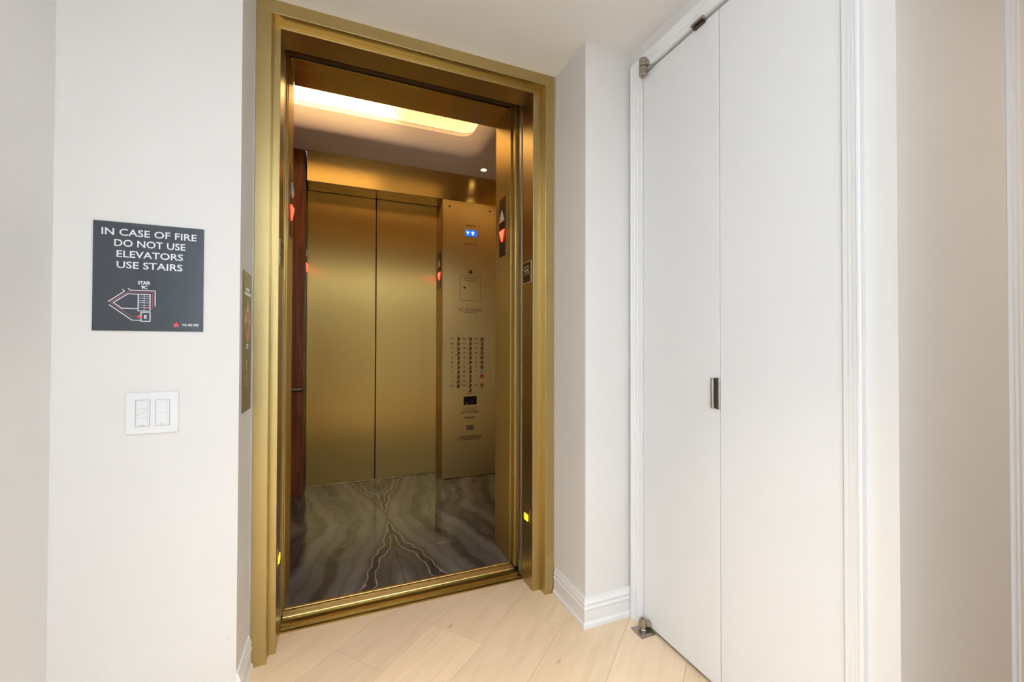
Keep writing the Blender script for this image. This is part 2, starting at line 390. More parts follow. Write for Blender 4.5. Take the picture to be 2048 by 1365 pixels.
# ------------------------------------------------------------------ hall shell
fl = struct(box('floor', -2.3, 3.1, -2.7, 1.924, -0.06, -0.0152, 'dark'), 'pale oak plank floor of the hall laid on the diagonal')
ang = R(40.0); dv = Vector((math.cos(ang), math.sin(ang))); nv = Vector((-math.sin(ang), math.cos(ang)))
def clip(poly, ax, lim, keep_less):
    out = []
    for i in range(len(poly)):
        p, q = poly[i], poly[(i+1) % len(poly)]
        ip = (p[ax] <= lim) if keep_less else (p[ax] >= lim); iq = (q[ax] <= lim) if keep_less else (q[ax] >= lim)
        if ip: out.append(p)
        if ip != iq:
            t = (lim-p[ax])/(q[ax]-p[ax]); out.append((p[0]+t*(q[0]-p[0]), p[1]+t*(q[1]-p[1])))
    return out
PW = 0.2375; g = 0.0004
row = -18
rp = random.Random(21)
while row < 18:
    n0 = 0.153+PW*row; n1 = n0+PW
    # plank ends along the run; the row holding the light plank ends at 1.41
    if row == 3: start = 1.41-1.85*4
    else: start = -6.0+rp.uniform(0, 1.8)
    d0 = start
    while d0 < 5.0:
        d1 = d0+1.85
        poly = [tuple(dv*a+nv*b) for a, b in ((d0+g, n0+g), (d1-g, n0+g), (d1-g, n1-g), (d0+g, n1-g))]
        for ax, lim, kl in ((0, -2.3, False), (0, 3.1, True), (1, -2.7, False), (1, 1.924, True)):
            if poly: poly = clip(poly, ax, lim, kl)
        # leave out slivers and what lies wholly under the walls
        if len(poly) >= 3:
            ar = abs(sum(poly[i][0]*poly[(i+1) % len(poly)][1]-poly[(i+1) % len(poly)][0]*poly[i][1] for i in range(len(poly))))/2
            vis = any(not (p[0] < XW-.1 and p[1] > 0.4) and not (p[0] > XC+.15 and p[1] > YR+.1) for p in poly)
            if ar > 0.002 and vis:
                v, f = prism(poly, lambda a, b, d: (a, b, d), -0.015, 0.0)
                pk = link('plank', v, f, 'oak', fl)
                tn = {(3, 0): 1.05, (3, 1): 0.95, (2, 0): 0.96, (1, 0): 0.99}.get((row, 0 if d1 < 1.5 else 1), rp.uniform(0.93, 1.03)) if -1.0 < d0 < 3.0 else rp.uniform(0.93, 1.03)
                pk.color = (tn, tn, tn*rp.uniform(0.97, 1.04), 1)
        d0 = d1
    row += 1

struct(box('ceiling', -2.4, 3.2, -2.8, 1.9, ZC, ZC+0.1, 'ceil'), 'plain off-white hall ceiling')
struct(box('wall_left', XW-0.12, XW, 0.25, 1.9, -0.02, ZC, 'wall'), 'off-white wall at the left edge of the picture')
struct(box('wall_sign', XW, XR, YS, 1.9, -0.02, ZC, 'wall'), 'off-white wall that carries the fire sign and switches')
struct(box('wall_pillar', XP, XC+0.12, YP, 1.9, -0.02, ZC, 'wall'), 'off-white pillar between the elevator and the closet')
# thin fillets of wall round the elevator frame (wall in which the frame is set)
v, f = merge(boxdata(XR, XLO+0.004, 1.772, 1.9, -0.02, ZC), boxdata(XRO-0.004, XP, 1.772, 1.9, -0.02, ZC))
struct(link('wall_elevator', v, f, 'wall'), 'narrow strips of wall either side of the elevator frame')
# closet wall with its doorway
DY0, DY1, DZ1 = 0.6640, 1.4245, 2.318
v, f = merge(boxdata(XC, XC+0.12, YR, DY0, -0.02, ZC), boxdata(XC, XC+0.12, DY0, DY1, DZ1, ZC), boxdata(XC, XC+0.12, DY1, YP, -0.02, ZC))
struct(link('wall_closet', v, f, 'wall'), 'off-white wall around the closet doors')
struct(box('wall_right', XC+0.12, 1.79, YR, YR+0.12, -0.02, ZC, 'wall'), 'tan shaded wall at the right edge of the picture')
struct(box('wall_right_end', 2.70, 3.1, YR, YR+0.12, -0.02, ZC, 'wall'))
struct(box('wall_right_over_door', 1.79, 2.70, YR, YR+0.12, 2.318, ZC, 'wall'))
struct(box('wall_nook', 3.0, 3.12, -2.7, YR, -0.02, ZC, 'wall'))
struct(box('wall_light_block', 0.90, 1.02, -2.7, 0.08, -0.02, ZC, 'wall'))  # unseen wall added to keep window light off the right wall
struct(box('wall_left_return', -2.3, XW-0.12, 0.25, 0.37, -0.02, ZC, 'wall'))
v, f = merge(boxdata(-2.42, -2.3, -2.8, -1.55, -0.02, ZC), boxdata(-2.42, -2.3, -0.35, 0.37, -0.02, ZC), boxdata(-2.42, -2.3, -1.55, -0.35, 2.28, ZC), boxdata(-2.42, -2.3, -1.55, -0.35, -0.02, 0.42))
struct(link('wall_far_left', v, f, 'wall'))
wn2 = struct(box('added_window_2', -2.41, -2.395, -1.55, -0.35, 0.42, 2.28, glow('added_bay_pane', (0.85, 0.93, 1.0), 1.2)))  # out-of-view window added to carry the side fill
v, f = merge(boxdata(-2.40, -2.32, -1.55, -1.51, 0.42, 2.28), boxdata(-2.40, -2.32, -0.39, -0.35, 0.42, 2.28), boxdata(-2.40, -2.32, -0.97, -0.93, 0.42, 2.28), boxdata(-2.40, -2.32, -1.51, -0.39, 2.24, 2.28), boxdata(-2.40, -2.32, -1.51, -0.39, 0.42, 0.46))
link('added_window_frame', v, f, 'trim', wn2)
v, f = merge(boxdata(-2.3, -1.48, -2.82, -2.7, -0.02, ZC), boxdata(-0.92, 3.1, -2.82, -2.7, -0.02, ZC), boxdata(-1.48, -0.92, -2.82, -2.7, 2.32, ZC), boxdata(-1.48, -0.92, -2.82, -2.7, -0.02, 0.28))
struct(link('wall_back', v, f, 'wall'))
wn = struct(box('added_window_1', -1.48, -0.92, -2.81, -2.795, 0.28, 2.32, glow('added_back_pane', (0.80, 0.90, 1.0), 1.2)))  # out-of-view window added to carry the back fill
v, f = merge(boxdata(-1.48, -1.44, -2.80, -2.72, 0.28, 2.32), boxdata(-0.96, -0.92, -2.80, -2.72, 0.28, 2.32), boxdata(-1.44, -0.96, -2.80, -2.72, 2.28, 2.32), boxdata(-1.44, -0.96, -2.80, -2.72, 0.28, 0.32), boxdata(-1.44, -0.96, -2.80, -2.74, 1.28, 1.31))
link('added_window_frame', v, f, 'trim', wn)
for i, (hx, hy) in enumerate(FILL_LAMPS):  # unseen fittings added for the fill downlights
    t = thing('ceiling_downlight', ['added hall downlight above the photographer', 'added hall downlight nearest the back window wall', 'added hall downlight in the left bay'][i], 'downlight', (hx, hy, 2.428))
    v, f = lathe([(0.085, 0.0), (0.10, 0.002), (0.10, 0.011), (0.085, 0.0115)], (hx, hy, 2.4285), (0, 0, 1)); link('trim_ring', v, f, 'trim', t)
    v, f = lathe([(0.083, 0.0), (0.083, 0.004)], (hx, hy, 2.4270), (0, 0, 1)); link('lens', v, f, 'halllens', t)

ft = thing('fill_floor_lamp', 'slim floor lamp with an upward bowl, added behind the photographer as unseen fill light', 'floor lamp', (0.55, -1.3, 0))  # unseen stand added to hold the ceiling fill light
v, f = lathe([(0.14, 0.0), (0.14, 0.012), (0.02, 0.03)], (0.55, -1.3, 0.0), (0, 0, 1)); link('base', v, f, 'nickel', ft)
v, f = lathe([(0.012, 0.02), (0.012, 1.70)], (0.55, -1.3, 0.0), (0, 0, 1), 12); link('pole', v, f, 'nickel', ft)
v, f = lathe([(0.02, 1.70), (0.09, 1.715), (0.15, 1.76), (0.165, 1.79)], (0.55, -1.3, 0.0), (0, 0, 1)); link('lamp_bowl', v, f, 'trim', ft)
# baseboards
BB = [(0, 0), (0.0165, 0), (0.0165, 0.012), (0.0155, 0.017), (0.0115, 0.022), (0.0105, 0.026), (0.0105, 0.068), (0.0135, 0.073), (0.0135, 0.079), (0.0100, 0.084),
      (0.0100, 0.090), (0.0125, 0.094), (0.0120, 0.099), (0.0085, 0.107), (0.0070, 0.113), (0.0060, 0.120), (0, 0.120)]
v, f = sweep([(XC, 1.4845), (XC, YP), (XP, YP), (XP, YE-0.004)][::-1], [(t, z) for t, z in BB])
bb = struct(link('baseboard_pillar', v, f, 'trim'), 'stepped white baseboard wrapping the pillar')
v, f = sweep([(XR, YS+0.0005), (XR, YE-0.004)], BB)
struct(link('baseboard_left', v, f, 'trim'), 'stepped white baseboard on the short return left of the elevator')
v, f = sweep([(1.182, YR), (1.715, YR)], BB)
struct(link('baseboard_right', v, f, 'trim'))

# casings: profile (w from the outer edge, proud)
CP = [(0, 0), (0, 0.0185), (0.003, 0.020), (0.010, 0.020), (0.013, 0.0165), (0.023, 0.0155), (0.0245, 0.0125), (0.038, 0.0115), (0.0395, 0.0085), (0.056, 0.0075), (0.0595, 0.006), (0.0595, 0.0)]
def casing(y_out_a, y_out_b, ztop, sa, sb, st, name):
    """three mitred sides on the plane X=XC, as one trim with three parts"""
    def pt(side, w, d):
        if side == 0: return [(XC-d, y_out_a-w*sa, 0), (XC-d, y_out_a-w*sa, ztop-w*st)]
        if side == 1: return [(XC-d, y_out_a-w*sa, ztop-w*st), (XC-d, y_out_b+w*sb, ztop-w*st)]
        return [(XC-d, y_out_b+w*sb, ztop-w*st), (XC-d, y_out_b+w*sb, 0)]
    root = None
    for side, nm in ((1, name), (0, 'side_casing'), (2, 'side_casing')):
        V, F = [], []
        for w_, d in CP: V += pt(side, w_, d)
        k = len(CP)
        for i in range(k):
            j = (i+1) % k; F.append((2*i, 2*i+1, 2*j+1, 2*j))
        F.append(tuple(2*i for i in range(k))); F.append(tuple(2*i+1 for i in range(k))[::-1])
        o = link(nm, V, F, 'trim', root)
        if root is None: root = o
    return root
struct(casing(1.4855, 0.6170, 2.3735, 1.0, 0.80, 0.93, 'trim_1'), 'grooved white casing around the closet doors')
# jamb lining behind the casing
v, f = merge(boxdata(XC, XC+0.12, DY0-0.0005, DY0+0.002, 0, DZ1), boxdata(XC, XC+0.12, DY1-0.002, DY1+0.0005, 0, DZ1), boxdata(XC, XC+0.12, DY0, DY1, DZ1-0.002, DZ1))
struct(link('trim_2', v, f, 'trim'))
struct(box('wall_closet_inside', XC+0.121, XC+0.6, YR+0.13, DY1+0.05, 0.0, 2.40, 'dark'))
# doorway at the far right
CPR = [(0, 0), (0, 0.0065), (0.002, 0.0085), (0.009, 0.0085), (0.011, 0.0125), (0.024, 0.0125), (0.026, 0.0160), (0.044, 0.0160), (0.058, 0.0100), (0.058, 0.0)]
V, F = [], []
XO = 1.7115
for w_, d in CPR: V += [(XO+w_*1.4, YR-d, 0), (XO+w_*1.4, YR-d, 2.38-w_*1.4)]
k = len(CPR)
for i in range(k):
    j = (i+1) % k; F.append((2*i, 2*i+1, 2*j+1, 2*j))
F.append(tuple(2*i for i in range(k))); F.append(tuple(2*i+1 for i in range(k))[::-1])
tr = struct(link('trim_3', V, F, 'trim'), 'white door casing at the extreme right edge')
V = []
for w_, d in CPR: V += [(XO+w_*1.4, YR-d, 2.38-w_*1.4), (2.78-w_*1.4, YR-d, 2.38-w_*1.4)]
link('head_casing', V, F, 'trim', tr)
V = []
for w_, d in CPR: V += [(2.78-w_*1.4, YR-d, 2.38-w_*1.4), (2.78-w_*1.4, YR-d, 0)]
link('side_casing', V, F, 'trim', tr)
struct(box('door_3', 1.795, 2.695, YR+0.02, YR+0.06, 0.005, 2.315, 'door', bev=0.002))

# closet leaves and their hardware
SEAM = 1.0405
dl = struct(box('door_1', XC+0.001, XC+0.036, SEAM+0.0013, 1.4205, 0.0155, 2.303, 'door', bev=0.0012), 'flush white closet door leaf next to the pillar')
dr = struct(box('door_2', XC+0.001, XC+0.036, 0.6695, SEAM-0.0013, 0.0155, 2.303, 'door', bev=0.0012), 'flush white closet door leaf with the right-hand casing')
# finger pull at the seam: standing plate and curved lip
def arc(cy, cd_, r_, a0, a1, n): return [(cy+r_*math.cos(R(a0+(a1-a0)*i/n)), cd_+r_*math.sin(R(a0+(a1-a0)*i/n))) for i in range(n+1)]
def fnH(a, b, d): return (XC-b, a, d)
ph = thing('finger_pull', 'brushed nickel finger pull on the seam of the closet doors', 'door handle', (XC-0.012, SEAM, 0.949))
v, f = prism([(SEAM-0.0012, 0.0), (SEAM-0.0012, 0.0035), (SEAM+0.0002, 0.0045), (SEAM+0.0118, 0.0045), (SEAM+0.0128, 0.0035), (SEAM+0.0128, 0.0)], fnH, 0.9475, 1.0535)
link('flange', v, f, 'nickel', ph)
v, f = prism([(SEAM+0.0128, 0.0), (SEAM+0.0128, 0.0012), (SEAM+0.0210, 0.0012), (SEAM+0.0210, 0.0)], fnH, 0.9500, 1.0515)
link('shade_strip', v, f, 'black', ph)  # black strip standing in for the shade beside the curved grip
outer = arc(SEAM+0.0255, 0.0045, 0.0070, 200, -20, 12)
v, f = prism(outer+[(SEAM+0.0320, 0.0), (SEAM+0.0190, 0.0)], fnH, 0.9495, 1.0520)
link('grip', v, f, 'nickel', ph)
# floor pivot
pv = thing('floor_pivot', 'brushed nickel floor pivot with square screw plate below the closet door', 'door pivot', (1.150, 1.388, 0.0))
box('base_plate', 1.1165, 1.1845, 1.3535, 1.4225, 0.0004, 0.0052, 'nickel', pv, bev=0.0012)
for sx, sy in ((1.1245, 1.3615), (1.1765, 1.3615), (1.1245, 1.4145)):
    v, f = lathe([(0.0046, 0.0), (0.0046, 0.0008), (0.0024, 0.0016)], (sx, sy, 0.0049), (0, 0, 1), 14)
    s_ = link('screw', v, f, 'steel', pv)
    v, f = boxdata(sx-0.003, sx+0.003, sy-0.0005, sy+0.0005, 0.0062, 0.0068); link('slot', v, f, 'black', s_)
v, f = lathe([(0.0165, 0.0), (0.0170, 0.002), (0.0155, 0.004), (0.0150, 0.011), (0.0165, 0.012), (0.0165, 0.014)], (1.158, 1.398, 0.005), (0, 0, 1), 28)
link('post', v, f, 'nickel', pv, smooth=False)
# teardrop cap with a tongue that runs under the door
td = [(1.158+0.0185*math.cos(R(a)), 1.398+0.0185*math.sin(R(a))) for a in range(20, 301, 20)]
td = [(1.186, 1.372)] + [(1.190, 1.384)] + td
def fz(a, b, d): return (a, b, d)
v, f = prism(td, fz, 0.0195, 0.040); 
ctr = Vector((1.158, 1.398))
v = [(ctr.x+(p[0]-ctr.x)*(0.80 if p[2] > 0.03 else 1), ctr.y+(p[1]-ctr.y)*(0.80 if p[2] > 0.03 else 1), p[2]+(0.004 if p[2] > 0.03 and p[0] < 1.17 else 0)) for p in v]
cp = link('cap', v, f, 'nickel', pv)
v, f = lathe([(0.0032, 0), (0.0032, 0.0012)], (1.155, 1.399, 0.0438), (0, 0, 1), 12); link('screw_hole', v, f, 'black', cp)
# top pivot
tp = thing('top_pivot', 'brushed nickel pivot knuckle at the top corner of the closet door', 'door pivot', (1.162, 1.400, 2.288))
v, f = lathe([(0.0150, 0), (0.0165, 0.002), (0.0165, 0.030), (0.0155, 0.031)], (1.160, 1.397, 2.320), (0, 0, 1), 28); link('upper_knuckle', v, f, 'nickel', tp)
v, f = lathe([(0.0140, 0), (0.0165, 0.003), (0.0165, 0.034)], (1.160, 1.397, 2.281), (0, 0, 1), 28); link('lower_knuckle', v, f, 'nickel', tp)
v, f = merge(prism([(1.165, 1.384), (1.183, 1.360), (1.183, 1.405), (1.165, 1.409)], fz, 2.300, 2.313), prism([(1.165, 1.384), (1.180, 1.366), (1.180, 1.405), (1.165, 1.409)], fz, 2.319, 2.345))
link('bracket', v, f, 'nickel', tp)
v, f = lathe([(0.0030, 0), (0.0030, 0.001)], (1.156, 1.392, 2.2803), (0, 0, -1), 12); link('screw_hole', v, f, 'black', tp)
# catch above the leaf
st = thing('door_catch', 'small brushed nickel catch on the head casing above the closet doors', 'door catch', (1.172, 1.117, 2.301))
v, f = prism([(0.0, 2.3035), (0.0, 2.3150), (0.004, 2.3175), (0.011, 2.3165), (0.0150, 2.3120), (0.0150, 2.3060), (0.012, 2.3035)], lambda a, b, d: (XC-0.006-a, d, b), 1.093, 1.144)
link('body', v, f, 'nickel', st)
box('lower_plate', XC-0.012, XC+0.001, 1.095, 1.142, 2.2965, 2.3025, 'bronze', st, bev=0.0006)

# ------------------------------------------------------------------ elevator frame in the hall
ef = thing('elevator_frame', 'stepped satin gold door frame around the open elevator', 'door frame', (0.33, YE, 0))
PR = [(0, 1.80), (0, YE), (1, YE), (1, 1.8116), (2, 1.8116), (2, 1.9335), (3, 1.9335), (3, 1.945)]
wL = [0, 0.0495, 0.0742, 0.052]; wR = [0, 0.0482, 0.0900, 0.068]; wT = [0, 0.0505, 0.0700, 0.048]
ZT = 2.4398
def fp(side, i, y):
    L_ = (XLO+wL[i], y); R_ = (XRO-wR[i], y); z = ZT-wT[i]
    if side == 0: return [(L_[0], y, 0.0), (L_[0], y, z)]
    if side == 1: return [(L_[0], y, z), (R_[0], y, z)]
    return [(R_[0], y, z), (R_[0], y, 0.0)]
for side, nm in ((0, 'jamb'), (2, 'jamb'), (1, 'head')):
    V, F = [], []
    for i, y in PR: V += fp(side, i, y)
    for i in range(len(PR)-1): F.append((2*i, 2*i+1, 2*i+3, 2*i+2))
    o = link(nm, V, F, 'frame', ef)
    bv = o.modifiers.new('bevel', 'BEVEL'); bv.width = 0.0014; bv.segments = 2; bv.limit_method = 'ANGLE'
# raised thin edge strip on the inner step (bright line seen on head and jambs)
V, F = merge(boxdata(XLO+wL[1]+0.0005, XLO+wL[1]+0.004, 1.8085, 1.8120, 0.0, ZT-wT[1]), boxdata(XRO-wR[1]-0.004, XRO-wR[1]-0.0005, 1.8085, 1.8120, 0.0, ZT-wT[1]),
             boxdata(XLO+wL[1], XRO-wR[1], 1.8085, 1.8120, ZT-wT[1]-0.004, ZT-wT[1]-0.0005))
link('edge_strip', V, F, 'frame', ef)

# hoistway behind the frame
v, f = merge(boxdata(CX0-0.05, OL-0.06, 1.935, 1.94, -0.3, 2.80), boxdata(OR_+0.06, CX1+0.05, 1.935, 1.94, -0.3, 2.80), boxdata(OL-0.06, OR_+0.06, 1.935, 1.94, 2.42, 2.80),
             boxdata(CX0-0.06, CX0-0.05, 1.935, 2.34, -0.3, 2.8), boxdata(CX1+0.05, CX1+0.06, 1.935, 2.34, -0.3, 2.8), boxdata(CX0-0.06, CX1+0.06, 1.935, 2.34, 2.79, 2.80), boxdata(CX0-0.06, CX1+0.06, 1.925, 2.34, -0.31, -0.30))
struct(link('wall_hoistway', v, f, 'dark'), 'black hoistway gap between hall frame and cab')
# open door leaves tucked away at both sides
for sgn, xe, lab in ((-1, OL, 'left'), (1, OR_, 'right')):
    t = thing('elevator_door', 'open hall door leaf of the elevator slid into the %s jamb' % lab, 'elevator door', (xe+sgn*0.25, 1.963, 0.0), 'open elevator door leaves')
    a, b = sorted((xe+sgn*0.0035, xe+sgn*0.50)); box('panel', a, b, 1.9480, 1.9780, 0.008, 2.40, 'frame', t, bev=0.001)
    a, b = sorted((xe+sgn*0.0008, xe+sgn*0.0034)); box('edge_strip', a, b, 1.9530, 1.9775, 0.008, 2.40, 'steel', t, bev=0.0005)
    t = thing('elevator_door', 'open cab door leaf of the elevator slid behind the %s return panel' % lab, 'elevator door', (xe+sgn*0.25, 2.048, 0.0), 'open elevator door leaves')
    a, b = sorted((xe+sgn*0.004, xe+sgn*0.48)); box('panel', a, b, 2.0330, 2.0640, 0.008, 2.46, 'brass', t, bev=0.002)
    a, b = sorted((xe+sgn*0.0008, xe+sgn*0.0055)); box('edge_bead', a, b, 2.0360, 2.0610, 0.010, 2.46, 'brass', t, bev=0.0022)
v, f = merge(boxdata(OL-0.02, OR_+0.02, 2.071, 2.098, 2.452, 2.475), boxdata(OL-0.02, OR_+0.02, 2.02, 2.064, 2.462, 2.50))
hg = tag(link('door_track', v, f, 'bronze'), 'dark track for the door leaves above the elevator threshold', 'door track')
for bx in (0.045, 0.095, 0.60, 0.625):
    v, f = lathe([(0.004, 0), (0.004, 0.003), (0.002, 0.004)], (bx, 2.071, 2.459), (0, -1, 0), 10); link('bolt', v, f, 'steel', hg)

# sills
hs = thing('door_sill', 'worn grooved brass hall sill against the oak floor', 'door sill', (0.32, 1.955, -0.03))
SX0, SX1 = OL-0.001, OR_+0.001
pro = [(1.9255, -0.03), (1.9255, 0.003), (1.940, 0.0036), (1.9415, -0.001), (1.9445, -0.001), (1.946, 0.0036), (1.9525, 0.0036), (1.954, -0.008), (1.972, -0.008), (1.974, 0.0036), (1.9845, 0.0036), (1.9860, 0.001), (1.9860, -0.03)]
v, f = prism(pro, lambda a, b, d: (d, a, b), SX0, SX1); link('hall_tread', v, f, 'sill', hs)
box('groove_dark_strip', SX0+0.0005, SX1-0.0005, 1.9545, 1.9718, -0.0085, -0.0035, 'silldark', hs)  # darker brass strip laid along the groove
box('groove_dark_strip', SX0+0.0005, SX1-0.0005, 1.9285, 1.9420, 0.0030, 0.0037, 'silldark', hs)
box('corner_tab', 0.770, 0.800, 1.9465, 1.9530, 0.0030, 0.0046, 'sill', hs, bev=0.0004)
box('toe_guard', SX0-0.3, SX1+0.3, 1.987, 2.031, -0.05, -0.004, 'silldark', hs)
cs = thing('door_sill', 'finely ribbed brass cab sill at the edge of the stone floor', 'door sill', (0.32, 2.057, -0.03))
pro = [(2.032, -0.03), (2.032, 0.001)]
y = 2.0335
while y < 2.078:
    pro += [(y, 0.0032), (y+0.0030, 0.0032), (y+0.0036, 0.0016), (y+0.0048, 0.0016)]; y += 0.0054
pro += [(2.081, 0.0032), (2.0825, -0.004), (2.0870, -0.004), (2.0870, -0.03)]
v, f = prism(pro, lambda a, b, d: (d, a, b), SX0, SX1); link('ribbed_tread', v, f, 'sill', cs)
v, f = prism([(2.0872, -0.02), (2.0872, 0.0040), (2.0890, 0.0062), (2.1010, 0.0066), (2.1035, 0.0040), (2.1035, -0.02)], lambda a, b, d: (d, a, b), OL+0.0, OR_-0.0); link('nosing', v, f, 'sill', cs)

# ------------------------------------------------------------------ cab shell
cf = struct(box('floor_cab', CX0-0.02, CX1+0.02, 2.104, YD+0.06, -0.06, -0.0122, 'dark'), 'book-matched grey onyx floor of the elevator cab')
TX = [CX0, -0.300, 0.310, 0.915, CX1]; TY = [2.1045, 2.459, 2.967, 3.468, YD-0.004]
for i in range(4):
    for j in range(4):
        box('stone_tile', TX[i]+0.0014, TX[i+1]-0.0014, TY[j]+0.0014, TY[j+1]-0.0014, -0.012, 0.0, 'stone', cf, bev=0.0006)
struct(box('wall_cab_left', CX0-0.03, CX0, 2.10, YD+0.06, 0.0, ZCAB, 'mahogany'), 'mahogany side wall of the cab, left')
struct(box('wall_cab_right', CX1, CX1+0.03, 2.10, YD+0.06, 0.0, ZCAB, 'brassp'), 'side wall of the cab on the control panel side')  # brass put on this unseen wall to throw light onto the control panel
wf = struct(box('wall_cab_front', OL+0.001, OR_-0.001, 2.112, 2.330, 2.450, ZCAB+0.05, 'brassh', bev=0.0015), 'brushed brass header over the near cab opening')
box('return_panel', CX0, OL-0.0015, 2.100, 2.330, 0.001, ZCAB, 'brass', wf, bev=0.002)
box('return_panel', OR_+0.0015, CX1, 2.100, 2.330, 0.001, ZCAB, 'brass', wf, bev=0.002)
wr = struct(box('wall_cab_rear', -0.235, CX1, YB, YD-0.012, 2.437, ZCAB, 'brassh', bev=0.0015), 'brushed brass header over the closed rear doors')
box('return_panel', 0.831, CX1, YB+0.006, YD+0.04, 0.001, 2.436, 'brass', wr, bev=0.0015)
box('wood_panel', CX0, -0.2500, 3.612, 3.640, 0.001, ZCAB, 'mahogany', wr, bev=0.0015)
box('return_panel', CX0, -0.2445, 3.6405, YD+0.04, 0.001, ZCAB, 'bronze', wr, bev=0.0015)
struct(box('wall_cab_end', CX0-0.03, CX1+0.03, YD+0.045, YD+0.06, 0.0, ZCAB, 'dark'))
# rear doors
for x0, x1, lab in ((-0.243, 0.2945, 'closed brushed brass rear elevator door leaf beside the mahogany panel'), (0.3015, 0.8300, 'closed brushed brass rear elevator door leaf beside the control panel')):
    t = thing('elevator_door', lab, 'elevator door', ((x0+x1)/2, YD, 0.004))
    box('panel', x0, x1, YD, YD+0.03, 0.006, 2.4385, 'brass', t, bev=0.0025)
    box('bottom_guide', x0+0.02, x1-0.02, YD+0.006, YD+0.024, 0.0005, 0.006, 'bronze', t)
tag(box('door_sill', -0.243, 0.830, YD-0.0035, YD+0.04, -0.011, 0.0012, 'sill', bev=0.0005), 'thin brass sill line under the closed rear doors', 'door sill')
# handrail
hr = thing('handrail', 'dark bronze handrail on the mahogany panel in the cab', 'handrail', (-0.49, 3.575, 0.80))
v, f = lathe([(0.006, 0.0), (0.014, 0.003), (0.0170, 0.009), (0.0170, 0.46), (0.0170, 0.475)], (-0.2465, 3.572, 0.822), (-1, 0, 0), 20); link('rail', v, f, 'bronze', hr, smooth=True)
for px in (-0.34, -0.64):
    v, f = lathe([(0.008, 0), (0.008, 0.030), (0.020, 0.031), (0.020, 0.036)], (px, 3.576, 0.822), (0, 1, 0), 16); link('bracket', v, f, 'bronze', hr)

# cab ceiling: flat rim, soft convex roll up to a lip, lit recess above
def rrect(x0, x1, y0, y1, r_, n=6):
    pts = []
    for cx, cy, a0 in ((x1-r_, y1-r_, 0), (x0+r_, y1-r_, 90), (x0+r_, y0+r_, 180), (x1-r_, y0+r_, 270)):
        for i in range(n+1):
            a = R(a0+90*i/n); pts.append((cx+r_*math.cos(a), cy+r_*math.sin(a)))
    return pts
KX = 0.295
rings = []
def ring(inset, z, r_):
    x1 = 1.035-inset; x0 = 2*KX-x1; y1 = 3.272-inset; y0 = 2.560+inset
    return [(p[0], p[1], z) for p in rrect(x0, x1, y0, y1, r_)]
n_ = 28
outer = []
for (x, y, z) in ring(0, ZCAB, 0.12):
    outer.append((CX1+0.01 if x > KX else CX0-0.01, 3.63 if y > 2.965 else 2.30, ZCAB))
RG = [outer, ring(0, ZCAB, 0.12)]
for i in range(1, 13):
    t = i/12; RG.append(ring(0.088*t, ZCAB+0.120*t**1.9, 0.12-0.03*t))
lipz = ZCAB+0.120
RG.append(ring(0.090, lipz+0.004, 0.09)); RG.append(ring(0.075, lipz+0.005, 0.09)); RG.append(ring(0.045, lipz+0.065, 0.10))
V, F = [], []
for rg in RG: V += rg
m_ = len(RG[0])
for i in range(len(RG)-1):
    for k in range(m_):
        k2 = (k+1) % m_; F.append((i*m_+k, i*m_+k2, (i+1)*m_+k2, (i+1)*m_+k))
F.append(tuple((len(RG)-1)*m_+k for k in range(m_)))
cc = struct(link('ceiling_cab', V, F, 'cabceil', smooth=True), 'cab ceiling with a softly glowing recessed cove')
struct(box('ceiling_cab_roof', CX0-0.05, CX1+0.05, 2.345, YD+0.06, 2.875, 2.89, 'dark'))
# lit diffuser in the recess
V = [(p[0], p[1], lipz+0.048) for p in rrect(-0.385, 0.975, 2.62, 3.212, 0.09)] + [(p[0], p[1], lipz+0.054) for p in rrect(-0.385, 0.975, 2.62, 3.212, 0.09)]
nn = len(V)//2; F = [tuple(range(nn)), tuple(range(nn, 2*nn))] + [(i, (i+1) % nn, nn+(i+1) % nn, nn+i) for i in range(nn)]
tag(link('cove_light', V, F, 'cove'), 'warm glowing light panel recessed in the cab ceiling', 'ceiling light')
def cab_downlight(x, y, lab):
    t = thing('ceiling_downlight', lab, 'downlight', (x, y, ZCAB-0.003))
    v, f = lathe([(0.026, 0.0), (0.0330, 0.0008), (0.0335, 0.003), (0.026, 0.0032)], (x, y, ZCAB-0.0032), (0, 0, 1), 28); link('trim_ring', v, f, 'brass', t)
    v, f = lathe([(0.0255, 0.0), (0.0255, 0.001)], (x, y, ZCAB-0.0040), (0, 0, 1), 28); link('lens', v, f, 'lens', t)
    l = bpy.data.lights.new('cab_spot', 'SPOT'); l.energy = 9; l.color = (1, 0.72, 0.38); l.spot_size = R(95); l.spot_blend = 0.7; l.shadow_soft_size = 0.025
    o = bpy.data.objects.new('cab_spot', l); C.objects.link(o); o.parent = t; o.location = (0, 0, -0.006)
cab_downlight(1.145, 3.427, 'small round downlight in the cab ceiling above the control panel')

